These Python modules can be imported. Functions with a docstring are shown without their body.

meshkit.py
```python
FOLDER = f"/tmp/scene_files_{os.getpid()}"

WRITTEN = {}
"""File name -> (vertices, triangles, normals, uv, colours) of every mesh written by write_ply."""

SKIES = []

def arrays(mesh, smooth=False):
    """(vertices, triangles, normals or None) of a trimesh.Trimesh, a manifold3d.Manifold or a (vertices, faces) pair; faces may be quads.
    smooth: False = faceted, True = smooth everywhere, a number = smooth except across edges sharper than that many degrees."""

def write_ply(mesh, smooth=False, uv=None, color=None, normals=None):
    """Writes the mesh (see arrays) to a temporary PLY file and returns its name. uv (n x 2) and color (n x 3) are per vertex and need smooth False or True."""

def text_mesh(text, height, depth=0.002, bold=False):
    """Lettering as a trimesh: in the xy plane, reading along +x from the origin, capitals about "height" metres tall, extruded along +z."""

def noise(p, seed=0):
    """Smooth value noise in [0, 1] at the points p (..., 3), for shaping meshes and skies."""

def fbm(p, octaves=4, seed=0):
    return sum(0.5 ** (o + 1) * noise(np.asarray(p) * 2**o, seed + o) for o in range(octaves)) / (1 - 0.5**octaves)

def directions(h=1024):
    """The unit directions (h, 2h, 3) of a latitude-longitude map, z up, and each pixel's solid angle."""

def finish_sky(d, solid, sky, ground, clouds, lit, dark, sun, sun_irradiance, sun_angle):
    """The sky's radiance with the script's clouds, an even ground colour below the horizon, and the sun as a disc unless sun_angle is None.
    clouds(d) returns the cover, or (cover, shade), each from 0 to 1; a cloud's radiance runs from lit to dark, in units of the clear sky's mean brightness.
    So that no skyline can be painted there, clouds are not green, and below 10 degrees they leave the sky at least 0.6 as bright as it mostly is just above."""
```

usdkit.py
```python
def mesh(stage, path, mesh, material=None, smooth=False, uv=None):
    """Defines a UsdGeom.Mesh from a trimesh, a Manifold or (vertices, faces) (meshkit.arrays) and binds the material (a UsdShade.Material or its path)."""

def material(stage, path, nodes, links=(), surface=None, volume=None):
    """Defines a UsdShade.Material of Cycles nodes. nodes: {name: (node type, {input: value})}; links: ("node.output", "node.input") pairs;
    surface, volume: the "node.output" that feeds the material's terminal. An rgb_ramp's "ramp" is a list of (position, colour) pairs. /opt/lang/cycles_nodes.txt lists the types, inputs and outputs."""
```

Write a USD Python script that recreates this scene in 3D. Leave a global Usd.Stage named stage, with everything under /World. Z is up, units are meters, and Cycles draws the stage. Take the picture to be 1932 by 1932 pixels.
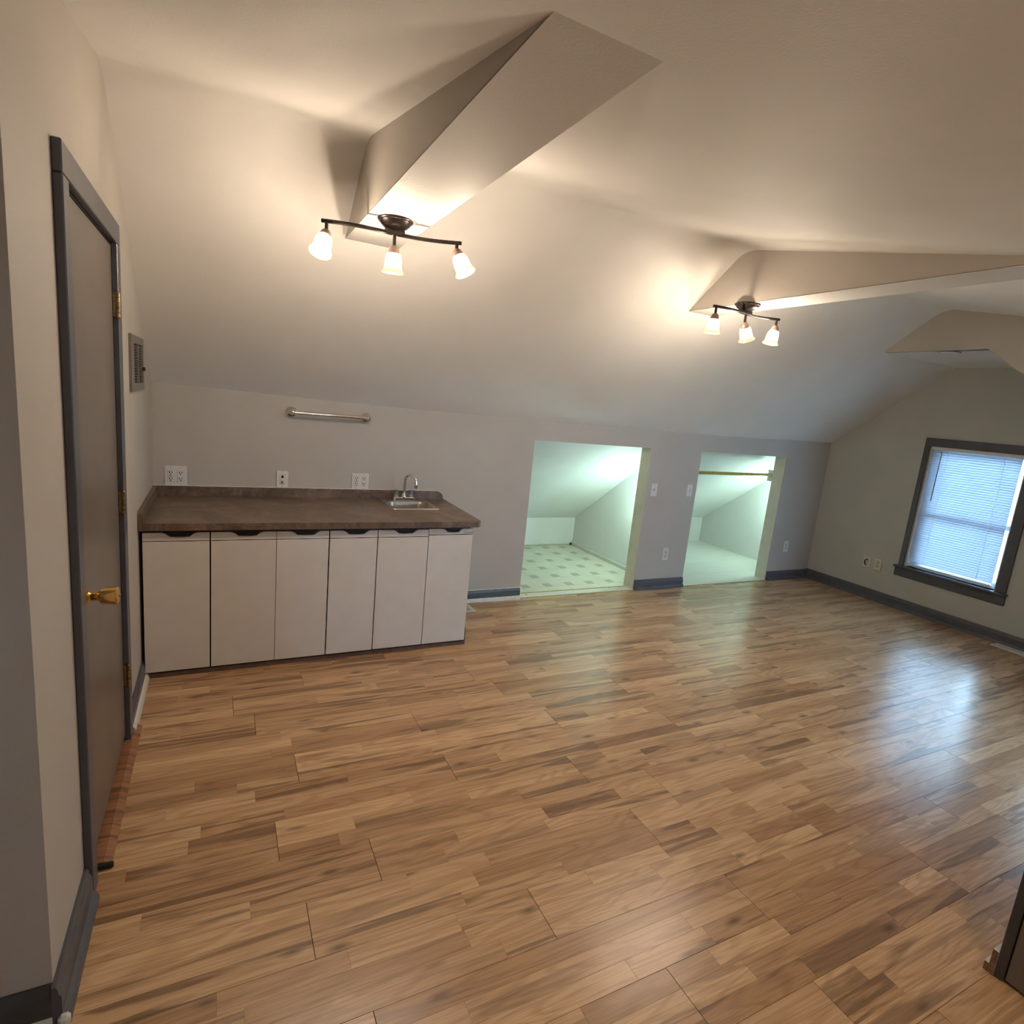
import math, random
import numpy as np
import trimesh
import shapely.geometry as sg
import usdkit
from pxr import Usd, UsdGeom, UsdLux, UsdShade, Gf, Sdf, Vt

# ------------------------------------------------------------------ camera, sky, exposure
S = 0.92                                     # plan units to metres
stage = Usd.Stage.CreateInMemory()
UsdGeom.SetStageUpAxis(stage, 'Z')
UsdGeom.SetStageMetersPerUnit(stage, 1.0)
UsdGeom.Xform.Define(stage, '/World')
UsdGeom.Scope.Define(stage, '/World/Looks')

FOCAL_PX = 1086.97                           # for a picture 1932 wide
CAM = np.array([0.39487, -4.48364, 1.75778])
def rodrigues(r):
    a = np.linalg.norm(r); k = r / a
    K = np.array([[0, -k[2], k[1]], [k[2], 0, -k[0]], [-k[1], k[0], 0]])
    return np.eye(3) + math.sin(a) * K + (1 - math.cos(a)) * K @ K
VIEW = rodrigues(np.array([0.20327105, -0.4686784, 0.05077143])) @ np.array([[1, 0, 0], [0, 0, -1], [0, 1, 0]], float)
cam = UsdGeom.Camera.Define(stage, '/World/camera')
m = np.eye(4); m[0, :3], m[1, :3], m[2, :3], m[3, :3] = VIEW[0], -VIEW[1], -VIEW[2], CAM * S
cam.AddTransformOp().Set(Gf.Matrix4d(*m.ravel().tolist()))
cam.CreateHorizontalApertureAttr(36.0); cam.CreateVerticalApertureAttr(36.0)
cam.CreateFocalLengthAttr(36.0 * FOCAL_PX / 1932)
cam.CreateClippingRangeAttr(Gf.Vec2f(0.02, 200))
cam.CreateExposureAttr(0.46)

SKY_COLOR, SKY = (0.44, 0.72, 1.0), 9.0      # overcast daylight, cool beside the warm lamps
BULB_COLOR, BULB = (1.0, 0.86, 0.72), 500.0
SHADE_GLOW, FILL_LAMP = 2.0, 48.0
TUBE_COLOR, TUBE = (0.66, 1.0, 0.90), 84.0

dome = UsdLux.DomeLight.Define(stage, '/World/sky')
dome.CreateColorAttr(Gf.Vec3f(*SKY_COLOR)); dome.CreateIntensityAttr(SKY)

# ------------------------------------------------------------------ materials
def mat(name, nodes, links=(), surface='p.BSDF'):
    return usdkit.material(stage, '/World/Looks/' + name, nodes, links, surface=surface)

def srgb(r, g, b):
    f = lambda c: (c / 255 / 12.92) if c <= 10 else ((c / 255 + 0.055) / 1.055) ** 2.4
    return (f(r), f(g), f(b))

def plain(name, color, rough=0.5, metal=0.0, var=0.0, scale=6.0, bump=0.0, bump_scale=200.0, spec=0.5):
    nodes = {'p': ('principled_bsdf', {'base_color': color, 'roughness': rough, 'metallic': metal, 'specular_ior_level': spec})}
    links = []
    if var or bump:
        nodes['g'] = ('geometry', {})
    if var:
        nodes['n'] = ('noise_texture', {'scale': scale, 'detail': 4.0})
        nodes['r'] = ('rgb_ramp', {'ramp': [(0.3, tuple(c * (1 - var) for c in color)), (0.7, tuple(min(1, c * (1 + var)) for c in color))]})
        links += [('g.position', 'n.vector'), ('n.fac', 'r.fac'), ('r.color', 'p.base_color')]
    if bump:
        nodes['bn'] = ('noise_texture', {'scale': bump_scale, 'detail': 3.0})
        nodes['b'] = ('bump', {'strength': bump, 'distance': 0.002})
        links += [('g.position', 'bn.vector'), ('bn.fac', 'b.height'), ('b.normal', 'p.normal')]
    return mat(name, nodes, links)

M = {}
M['wall'] = plain('greige_wall_paint', (0.46, 0.42, 0.375), 0.6, var=0.03, scale=3, bump=0.25, bump_scale=160, spec=0.3)
M['gable'] = plain('lightened_wall_paint', (0.48, 0.48, 0.45), 0.6, var=0.03, scale=3, bump=0.25, bump_scale=160, spec=0.3)  # wall paint lightened and neutralised to offset weak, warm light on the gable
M['hall'] = plain('grey_green_wall_paint', (0.27, 0.275, 0.235), 0.6, var=0.03, scale=3, bump=0.25, bump_scale=160, spec=0.3)
M['ceiling'] = plain('off_white_ceiling_paint', (0.79, 0.765, 0.73), 0.65, var=0.03, scale=2.5, bump=0.25, bump_scale=140, spec=0.25)
M['closet'] = plain('white_closet_paint', (0.72, 0.73, 0.70), 0.6, var=0.03, scale=3, bump=0.2, bump_scale=120, spec=0.3)
M['trim'] = plain('charcoal_trim_paint', (0.080, 0.083, 0.100), 0.35, var=0.10, scale=14, bump=0.15, bump_scale=60)
M['trim_dark'] = plain('dark_charcoal_trim_paint', (0.05, 0.05, 0.052), 0.35, var=0.1, scale=14)
M['door'] = plain('taupe_grey_door_paint', (0.145, 0.120, 0.105), 0.33, var=0.08, scale=5, bump=0.12, bump_scale=70)
M['white_shoe'] = plain('white_moulding_paint', (0.62, 0.60, 0.56), 0.4, var=0.06, scale=20)
M['jamb'] = plain('cream_jamb_paint', (0.60, 0.585, 0.49), 0.45, var=0.05, scale=9)
M['raw_wood'] = plain('raw_wood_end', (0.20, 0.115, 0.07), 0.7, var=0.25, scale=60)
M['cabinet'] = plain('white_cabinet_paint', (0.66, 0.61, 0.565), 0.42, var=0.03, scale=9, bump=0.10, bump_scale=90)
M['cab_dark'] = plain('cabinet_shadow_gap', (0.02, 0.014, 0.012), 0.7)
M['plinth'] = plain('brown_plinth', (0.12, 0.072, 0.05), 0.6, var=0.3, scale=25)
M['steel'] = plain('brushed_steel', (0.50, 0.46, 0.42), 0.33, 1.0, var=0.08, scale=40)
M['chrome'] = plain('chrome', (0.78, 0.78, 0.80), 0.06, 1.0)
M['brass'] = plain('polished_brass', (0.80, 0.52, 0.18), 0.16, 1.0, var=0.08, scale=40)
M['old_brass'] = plain('worn_brass', (0.34, 0.25, 0.14), 0.35, 1.0, var=0.4, scale=90)
M['bronze'] = plain('dark_bronze', (0.045, 0.034, 0.030), 0.36, 0.6, var=0.2, scale=30)
M['socket'] = plain('lamp_socket_cup', (0.30, 0.21, 0.17), 0.4, 0.3)
M['plate'] = plain('white_plastic', (0.66, 0.65, 0.63), 0.35)
M['ivory'] = plain('ivory_plastic', (0.60, 0.585, 0.51), 0.35)
M['slot'] = plain('dark_slot', (0.012, 0.011, 0.010), 0.6)
M['faint'] = plain('seam_shadow', (0.30, 0.28, 0.26), 0.6)
M['vent'] = plain('grey_painted_metal', (0.16, 0.145, 0.135), 0.42, var=0.06, scale=30)
M['register'] = plain('cream_enamelled_steel', (0.62, 0.60, 0.48), 0.35)
M['register_white'] = plain('white_enamelled_steel', (0.66, 0.68, 0.66), 0.35)
M['rod'] = plain('yellow_varnished_rod', (0.45, 0.36, 0.10), 0.3, var=0.2, scale=30)
M['yellow_edge'] = plain('yellowed_edge_strip', (0.42, 0.38, 0.10), 0.5, var=0.2, scale=30)
M['black'] = plain('black_rubber', (0.010, 0.010, 0.010), 0.55)
M['sash'] = plain('white_vinyl', (0.72, 0.74, 0.76), 0.35)
M['detector'] = plain('detector_plastic', (0.55, 0.54, 0.52), 0.4)
M['ground'] = plain('pale_concrete_yard', (0.08, 0.09, 0.08), 0.8, var=0.15, scale=0.8)
M['grout_dark'] = plain('subfloor_board', (0.05, 0.03, 0.018), 0.8)

# laminate strips: each mesh carries a "tone" primvar = (lightness, streak strength, offset)
def wood_nodes(light, mid, dark, rough):
    nodes = {
        'a': ('attribute', {'attribute': 'tone'}), 's': ('separate_xyz', {}), 'g': ('geometry', {}),
        'off': ('combine_xyz', {}), 'o1': ('math', {'math_type': 'multiply', 'value2': 37.0}), 'o2': ('math', {'math_type': 'multiply', 'value2': 91.0}),
        'add': ('vector_math', {'math_type': 'add'}),
        'm1': ('mapping', {'scale': (1.1, 8.0, 1.0)}), 'n1': ('noise_texture', {'scale': 1.0, 'detail': 2.0, 'roughness': 0.45, 'distortion': 0.6}),
        'k': ('math', {'math_type': 'multiply', 'value2': 74.0}), 'sin': ('math', {'math_type': 'sine'}),
        'rr': ('map_range', {'from_min': -1.0, 'from_max': 1.0, 'to_min': 0.0, 'to_max': 1.0}),
        'm2': ('mapping', {'scale': (5.0, 190.0, 1.0)}), 'n2': ('noise_texture', {'scale': 1.0, 'detail': 3.0}),
        'm3': ('mapping', {'scale': (1.4, 21.0, 1.0)}), 'n3': ('noise_texture', {'scale': 1.0, 'detail': 3.0, 'roughness': 0.55, 'distortion': 0.8}),
        'sr': ('rgb_ramp', {'ramp': [(0.51, (0, 0, 0)), (0.62, (1, 1, 1))]}), 'sm': ('math', {'math_type': 'multiply'}), 'sclamp': ('clamp', {'max': 0.68}),
        'vk': ('voronoi_texture', {'scale': 1.0, 'randomness': 1.0}), 'mk': ('mapping', {'scale': (3.2, 9.0, 1.0)}), 'kr': ('rgb_ramp', {'ramp': [(0.03, (1, 1, 1)), (0.16, (0, 0, 0))]}), 'km': ('math', {'math_type': 'multiply', 'value2': 0.75}),
        'base': ('rgb_ramp', {'ramp': [(0.0, mid), (0.45, tuple((a + b) / 2 for a, b in zip(light, mid))), (1.0, light)]}),
        'g1': ('mix_color', {'blend_type': 'multiply', 'fac': 0.40, 'b': (1, 1, 1)}), 'g1r': ('rgb_ramp', {'ramp': [(0.0, (0.62, 0.52, 0.43)), (0.6, (1, 1, 1))]}),
        'g2': ('mix_color', {'blend_type': 'multiply', 'fac': 0.75}), 'g2r': ('rgb_ramp', {'ramp': [(0.30, (0.72, 0.64, 0.55)), (0.55, (1, 1, 1)), (0.8, (1.08, 1.08, 1.05))]}),
        'mixs': ('mix_color', {'blend_type': 'mix', 'b': dark}), 'mixk': ('mix_color', {'blend_type': 'mix', 'b': tuple(c * 0.6 for c in dark)}),
        'p': ('principled_bsdf', {'roughness': rough, 'specular_ior_level': 0.5, 'coat_weight': 0.25, 'coat_roughness': 0.27}),
        'bp': ('bump', {'strength': 0.06, 'distance': 0.001}),
    }
    links = [('a.vector', 's.vector'), ('s.z', 'o1.value1'), ('s.z', 'o2.value1'), ('o1.value', 'off.x'), ('o2.value', 'off.y'), ('o1.value', 'off.z'),
             ('g.position', 'add.vector1'), ('off.vector', 'add.vector2'),
             ('add.vector', 'm1.vector'), ('m1.vector', 'n1.vector'), ('n1.fac', 'k.value1'), ('k.value', 'sin.value1'), ('sin.value', 'rr.value'), ('rr.result', 'g1r.fac'),
             ('add.vector', 'm2.vector'), ('m2.vector', 'n2.vector'), ('n2.fac', 'g2r.fac'),
             ('add.vector', 'm3.vector'), ('m3.vector', 'n3.vector'), ('n3.fac', 'sr.fac'), ('sr.color', 'sm.value1'), ('s.y', 'sm.value2'), ('sm.value', 'sclamp.value'),
             ('add.vector', 'mk.vector'), ('mk.vector', 'vk.vector'), ('vk.distance', 'kr.fac'), ('kr.color', 'km.value1'),
             ('s.x', 'base.fac'), ('base.color', 'g1.a'), ('g1r.color', 'g1.b'), ('g1.result', 'g2.a'), ('g2r.color', 'g2.b'),
             ('g2.result', 'mixs.a'), ('sclamp.result', 'mixs.fac'), ('mixs.result', 'mixk.a'), ('km.value', 'mixk.fac'),
             ('mixk.result', 'p.base_color'), ('n2.fac', 'bp.height'), ('bp.normal', 'p.normal')]
    return nodes, links
M['laminate'] = mat('hickory_laminate', *wood_nodes((0.64, 0.42, 0.235), (0.39, 0.22, 0.108), (0.125, 0.065, 0.033), 0.27))

def threshold_wood():
    n, l = wood_nodes((0.36, 0.17, 0.08), (0.26, 0.11, 0.05), (0.09, 0.035, 0.015), 0.4)
    return mat('red_oak_threshold', n, l)
M['threshold'] = threshold_wood()

M['worktop'] = mat('mottled_brown_laminate', {
    'g': ('geometry', {}), 'n': ('noise_texture', {'scale': 5.5, 'detail': 8.0, 'roughness': 0.72, 'distortion': 0.9}), 'n2': ('noise_texture', {'scale': 60.0, 'detail': 4.0}),
    'mx': ('mix_float', {'fac': 0.22}),
    'r': ('rgb_ramp', {'ramp': [(0.34, (0.060, 0.042, 0.032)), (0.5, (0.135, 0.090, 0.066)), (0.64, (0.23, 0.155, 0.118))]}),
    'p': ('principled_bsdf', {'roughness': 0.36})},
    [('g.position', 'n.vector'), ('g.position', 'n2.vector'), ('n.fac', 'mx.a'), ('n2.fac', 'mx.b'), ('mx.result', 'r.fac'), ('r.color', 'p.base_color')])

# printed sheet vinyl: cream with small grey blocks and fine joints
def tiles(px, py, x0, y0, bw, bh):
    N = {'g': ('geometry', {}), 's': ('separate_xyz', {}),
         'ux': ('math', {'math_type': 'multiply_add', 'value2': 1 / px, 'value3': -x0 / px + 40}), 'uy': ('math', {'math_type': 'multiply_add', 'value2': 1 / py, 'value3': -y0 / py + 40}),
         'fx': ('math', {'math_type': 'fraction'}), 'fy': ('math', {'math_type': 'fraction'}),
         'bx': ('math', {'math_type': 'less_than', 'value2': bw / px}), 'by': ('math', {'math_type': 'less_than', 'value2': bh / py}), 'blk': ('math', {'math_type': 'multiply'}),
         'lx': ('math', {'math_type': 'less_than', 'value2': 0.014}), 'ly': ('math', {'math_type': 'less_than', 'value2': 0.014}), 'ln': ('math', {'math_type': 'maximum'}),
         'w': ('wave_texture', {'scale': 26.0, 'bands_direction': 'x'}), 'wr': ('rgb_ramp', {'ramp': [(0.3, (0.30, 0.30, 0.23)), (0.7, (0.46, 0.46, 0.36))]}),
         'n': ('noise_texture', {'scale': 5.0, 'detail': 3.0}), 'nr': ('rgb_ramp', {'ramp': [(0.35, (0.60, 0.60, 0.47)), (0.65, (0.68, 0.67, 0.55))]}),
         'm1': ('mix_color', {}), 'm2': ('mix_color', {'b': (0.40, 0.40, 0.31)}), 'p': ('principled_bsdf', {'roughness': 0.35})}
    L = [('g.position', 's.vector'), ('s.x', 'ux.value1'), ('s.y', 'uy.value1'), ('ux.value', 'fx.value1'), ('uy.value', 'fy.value1'), ('fx.value', 'bx.value1'), ('fy.value', 'by.value1'),
         ('bx.value', 'blk.value1'), ('by.value', 'blk.value2'), ('fx.value', 'lx.value1'), ('fy.value', 'ly.value1'), ('lx.value', 'ln.value1'), ('ly.value', 'ln.value2'),
         ('g.position', 'w.vector'), ('w.fac', 'wr.fac'), ('g.position', 'n.vector'), ('n.fac', 'nr.fac'), ('nr.color', 'm2.a'), ('ln.value', 'm2.fac'), ('m2.result', 'm1.a'), ('wr.color', 'm1.b'), ('blk.value', 'm1.fac'), ('m1.result', 'p.base_color')]
    return mat('printed_sheet_vinyl', N, L)
M['vinyl'] = tiles(0.2555 * S, 0.276 * S, (3.10 - 0.045) * S, (0.29 - 0.05) * S, 0.09 * S, 0.10 * S)
M['painted_floor'] = mat('worn_white_painted_boards', {
    'g': ('geometry', {}), 'mp': ('mapping', {'scale': (4.0, 22.0, 1.0)}), 'n': ('noise_texture', {'scale': 1.0, 'detail': 6.0, 'roughness': 0.7}),
    'r': ('rgb_ramp', {'ramp': [(0.28, (0.30, 0.30, 0.26)), (0.36, (0.66, 0.67, 0.60)), (0.8, (0.72, 0.73, 0.67))]}), 'p': ('principled_bsdf', {'roughness': 0.5})},
    [('g.position', 'mp.vector'), ('mp.vector', 'n.vector'), ('n.fac', 'r.fac'), ('r.color', 'p.base_color')])
M['nailed_sill'] = mat('white_sill_with_nail_heads', {
    'g': ('geometry', {}), 'v': ('voronoi_texture', {'scale': 13.0}), 'r': ('rgb_ramp', {'ramp': [(0.10, (0.08, 0.07, 0.06)), (0.14, (0.66, 0.65, 0.60))]}), 'p': ('principled_bsdf', {'roughness': 0.5})},
    [('g.position', 'v.vector'), ('v.distance', 'r.fac'), ('r.color', 'p.base_color')])

def emitter(name, color, strength):
    return mat(name, {'e': ('emission', {'color': color, 'strength': strength})}, surface='e.emission')
M['bulb'] = emitter('lit_bulb', BULB_COLOR, BULB)
M['tube'] = emitter('lit_fluorescent_tube', TUBE_COLOR, TUBE)
M['fill_glass'] = emitter('fill_lamp_glass', BULB_COLOR, FILL_LAMP)  # glass of the added, unseen fill lamp
def frosted(name, color, glow, glow_color, clear):
    return mat(name, {'d': ('principled_bsdf', {'base_color': color, 'roughness': 0.25}),
                      'e': ('emission', {'color': glow_color, 'strength': glow}), 'ad': ('add_closure', {}), 'c': ('transparent_bsdf', {'color': (1.0, 0.95, 0.86)}), 'm2': ('mix_closure', {'fac': clear})},
               [('d.BSDF', 'ad.closure1'), ('e.emission', 'ad.closure2'), ('ad.closure', 'm2.closure1'), ('c.BSDF', 'm2.closure2')], surface='m2.closure')
M['shade'] = frosted('frosted_glass_lit', (0.20, 0.18, 0.15), SHADE_GLOW, (1.0, 0.84, 0.58), 0.58)
M['shade_rim'] = frosted('amber_glass_rim', (0.10, 0.07, 0.04), 0.85, (1.0, 0.66, 0.36), 0.15)
M['slat'] = mat('white_translucent_slat', {'d': ('principled_bsdf', {'base_color': (0.72, 0.74, 0.78), 'roughness': 0.4}), 't': ('translucent_bsdf', {'color': (0.56, 0.60, 0.66)}), 'm': ('mix_closure', {'fac': 0.5})},
                [('d.BSDF', 'm.closure1'), ('t.BSDF', 'm.closure2')], surface='m.closure')
M['pane'] = mat('window_glass', {'t': ('transparent_bsdf', {'color': (0.95, 0.97, 0.97)}), 'gl': ('glossy_bsdf', {'roughness': 0.0, 'color': (1, 1, 1)}), 'f': ('fresnel', {'IOR': 1.45}), 'm': ('mix_closure', {})},
                [('f.fac', 'm.fac'), ('t.BSDF', 'm.closure1'), ('gl.BSDF', 'm.closure2')], surface='m.closure')
M['acrylic'] = mat('clear_acrylic', {'d': ('glass_bsdf', {'color': (0.9, 0.95, 1.0), 'roughness': 0.05, 'IOR': 1.49})}, surface='d.BSDF')

# ------------------------------------------------------------------ mesh helpers
class MB:
    """collects shapes (plan units) that become one mesh"""
    def __init__(self): self.parts = []
    def add(self, t): self.parts.append(t); return self
    def box(self, x0, x1, y0, y1, z0, z1, c=0.0):
        x0, x1, y0, y1, z0, z1 = min(x0, x1), max(x0, x1), min(y0, y1), max(y0, y1), min(z0, z1), max(z0, z1)
        if c <= 0:
            t = trimesh.creation.box(bounds=[[x0, y0, z0], [x1, y1, z1]])
        else:
            c = min(c, 0.45 * min(x1 - x0, y1 - y0, z1 - z0)); P = []
            for X, sx in ((x0, 1), (x1, -1)):
                for Y, sy in ((y0, 1), (y1, -1)):
                    for Z, sz in ((z0, 1), (z1, -1)):
                        P += [(X + sx * c, Y + sy * c, Z), (X + sx * c, Y, Z + sz * c), (X, Y + sy * c, Z + sz * c)]
            t = trimesh.convex.convex_hull(np.array(P))
        return self.add(t)
    def prism(self, poly, a, b, axis):
        """polygon in the two other axes (in xyz order), extruded along axis from a to b"""
        if not hasattr(poly, 'geom_type'): poly = sg.Polygon(poly)
        t = trimesh.creation.extrude_polygon(poly, abs(b - a), engine='earcut'); v = t.vertices.copy(); lo = min(a, b)
        if axis == 'x': w = np.stack([v[:, 2] + lo, v[:, 0], v[:, 1]], 1)
        elif axis == 'y': w = np.stack([v[:, 0], v[:, 2] + lo, v[:, 1]], 1)
        else: w = np.stack([v[:, 0], v[:, 1], v[:, 2] + lo], 1)
        f = t.faces[:, ::-1] if axis == 'y' else t.faces
        return self.add(trimesh.Trimesh(w, f, process=False))
    def tube(self, pts, r, sides=12, caps=True):
        p = np.asarray(pts, float); n = len(p)
        T = np.gradient(p, axis=0) if n > 2 else np.array([p[1] - p[0]] * 2); T /= np.linalg.norm(T, axis=1, keepdims=True)
        up = np.array([0, 0, 1.0]) if abs(T[0][2]) < 0.9 else np.array([1.0, 0, 0])
        a = np.cross(T[0], up); a /= np.linalg.norm(a); rings = []; R = np.broadcast_to(r, (n,))
        ang = np.arange(sides) * 2 * math.pi / sides
        for i in range(n):
            a = a - T[i] * np.dot(a, T[i]); a /= np.linalg.norm(a); b = np.cross(T[i], a)
            rings.append(p[i] + R[i] * (np.cos(ang)[:, None] * a + np.sin(ang)[:, None] * b))
        V = np.vstack(rings); F = []
        for i in range(n - 1):
            for j in range(sides):
                k = (j + 1) % sides; q = [i * sides + j, i * sides + k, (i + 1) * sides + k, (i + 1) * sides + j]
                F += [[q[0], q[1], q[2]], [q[0], q[2], q[3]]]
        if caps:
            V = np.vstack([V, p[0], p[-1]]); c0, c1 = len(V) - 2, len(V) - 1
            for j in range(sides):
                k = (j + 1) % sides
                F += [[c0, k, j], [c1, (n - 1) * sides + j, (n - 1) * sides + k]]
        return self.add(trimesh.Trimesh(V, F, process=False))
    def lathe(self, prof, center=(0, 0, 0), d=(0, 0, 1), sides=28):
        """profile of (radius, height along d)"""
        pr = np.asarray(prof, float); d = np.asarray(d, float); d = d / np.linalg.norm(d)
        a = np.cross(d, [0, 0, 1.0] if abs(d[2]) < 0.9 else [1.0, 0, 0]); a /= np.linalg.norm(a); b = np.cross(d, a)
        ang = np.arange(sides) * 2 * math.pi / sides; circ = np.cos(ang)[:, None] * a + np.sin(ang)[:, None] * b
        V = np.vstack([np.asarray(center) + max(r, 1e-5) * circ + h * d for r, h in pr]); F = []
        for i in range(len(pr) - 1):
            for j in range(sides):
                k = (j + 1) % sides; q = [i * sides + j, i * sides + k, (i + 1) * sides + k, (i + 1) * sides + j]
                F += [[q[0], q[1], q[2]], [q[0], q[2], q[3]]]
        return self.add(trimesh.Trimesh(V, F, process=False))
    def mesh(self): return self.parts[0] if len(self.parts) == 1 else trimesh.util.concatenate(self.parts)

used = {}
def numbered(parent, name):
    key = parent + '/' + name; n = used.get(key, 0); used[key] = n + 1
    return key if n == 0 else f'{key}_{n:03d}'

def data(p, label=None, cat=None, group=None, kind=None):
    for k, v in (('label', label), ('category', cat), ('group', group), ('kind', kind)):
        if v: p.SetCustomDataByKey(k, v)
    return p

def xf(name, label=None, cat=None, loc=(0, 0, 0), group=None, kind=None):
    x = UsdGeom.Xform.Define(stage, numbered('/World', name))
    x.AddTranslateOp().Set(Gf.Vec3d(*(float(c) * S for c in loc)))
    p = x.GetPrim(); data(p, label, cat, group, kind); ORIGIN[str(p.GetPath())] = np.array(loc, float)
    return p
ORIGIN = {}

def obj(name, mb, material, parent=None, label=None, cat=None, group=None, kind=None, smooth=30):
    """ONE Mesh under parent (coordinates in the room's plan; moved into the parent's frame) or under /World"""
    base = str(parent.GetPath()) if parent is not None else '/World'
    t = mb.mesh() if isinstance(mb, MB) else mb
    top = '/'.join(base.split('/')[:3])
    v = (np.asarray(t.vertices) - ORIGIN.get(top, np.zeros(3))) * S
    path = numbered(base, name)
    g = usdkit.mesh(stage, path, trimesh.Trimesh(v, t.faces, process=False), M[material], smooth=smooth)
    return data(g.GetPrim(), label, cat, group, kind)

def copy_of(src, name, loc, label, group=None):
    """a copy of a thing under the next number; loc in plan units"""
    x = UsdGeom.Xform.Define(stage, numbered('/World', name)); p = x.GetPrim()
    p.GetReferences().AddInternalReference(src.GetPath()); p.SetInstanceable(True)
    x.ClearXformOpOrder(); x.AddTranslateOp().Set(Gf.Vec3d(*(float(c) * S for c in loc)))
    data(p, label, src.GetCustomDataByKey('category'), group)
    return p

def set_tone(prim, tones):
    pv = UsdGeom.PrimvarsAPI(prim).CreatePrimvar('tone', Sdf.ValueTypeNames.Vector3fArray, 'vertex')
    pv.Set(Vt.Vec3fArray.FromNumpy(np.asarray(tones, np.float32)))

# ------------------------------------------------------------------ the room's outline (plan units)
W = 6.92                 # window wall
ZK = 1.677               # top of the knee wall
BZ = 2.53                # underside of the boxed beams and the dropped ceiling
FRONT = -5.40            # dormer's outer wall, behind the camera
HALL = -1.30
CHEEK = 5.70             # where the dormer ends and the low ceiling begins
def bez(a, b, c, n):
    t = np.linspace(0, 1, n)[:, None]; a, b, c = map(np.array, (a, b, c))
    return ((1 - t) ** 2 * a + 2 * t * (1 - t) * b + t * t * c)
DORMER = 0.1945
def dormer_z(y): return 2.532 - DORMER * (-3.30 - y)
profile = [(0.0, ZK), (-0.45, 2.010), (-0.9, 2.343), (-1.155, 2.532), (-1.30, 2.640), (-1.46, 2.7589)]
profile += [tuple(q) for q in bez((-1.52, 2.8033), (-1.60, 2.8626), (-1.69, dormer_z(-1.69)), 7)]
profile += [(-2.4, dormer_z(-2.4)), (-3.0, dormer_z(-3.0)), (-3.33, dormer_z(-3.33)), (-4.2, dormer_z(-4.2)), (FRONT - 0.1, dormer_z(FRONT - 0.1))]
profile = np.array(profile)
SAGX = np.array([-1.5, 0, 0.6, 1.4, 2.1, 3.2, 4.4, 5.2, 5.8, 6.4, 7.1]); SAGZ = -np.array([0, 0, .010, .028, .034, .038, .034, .034, .026, .014, 0])

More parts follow.
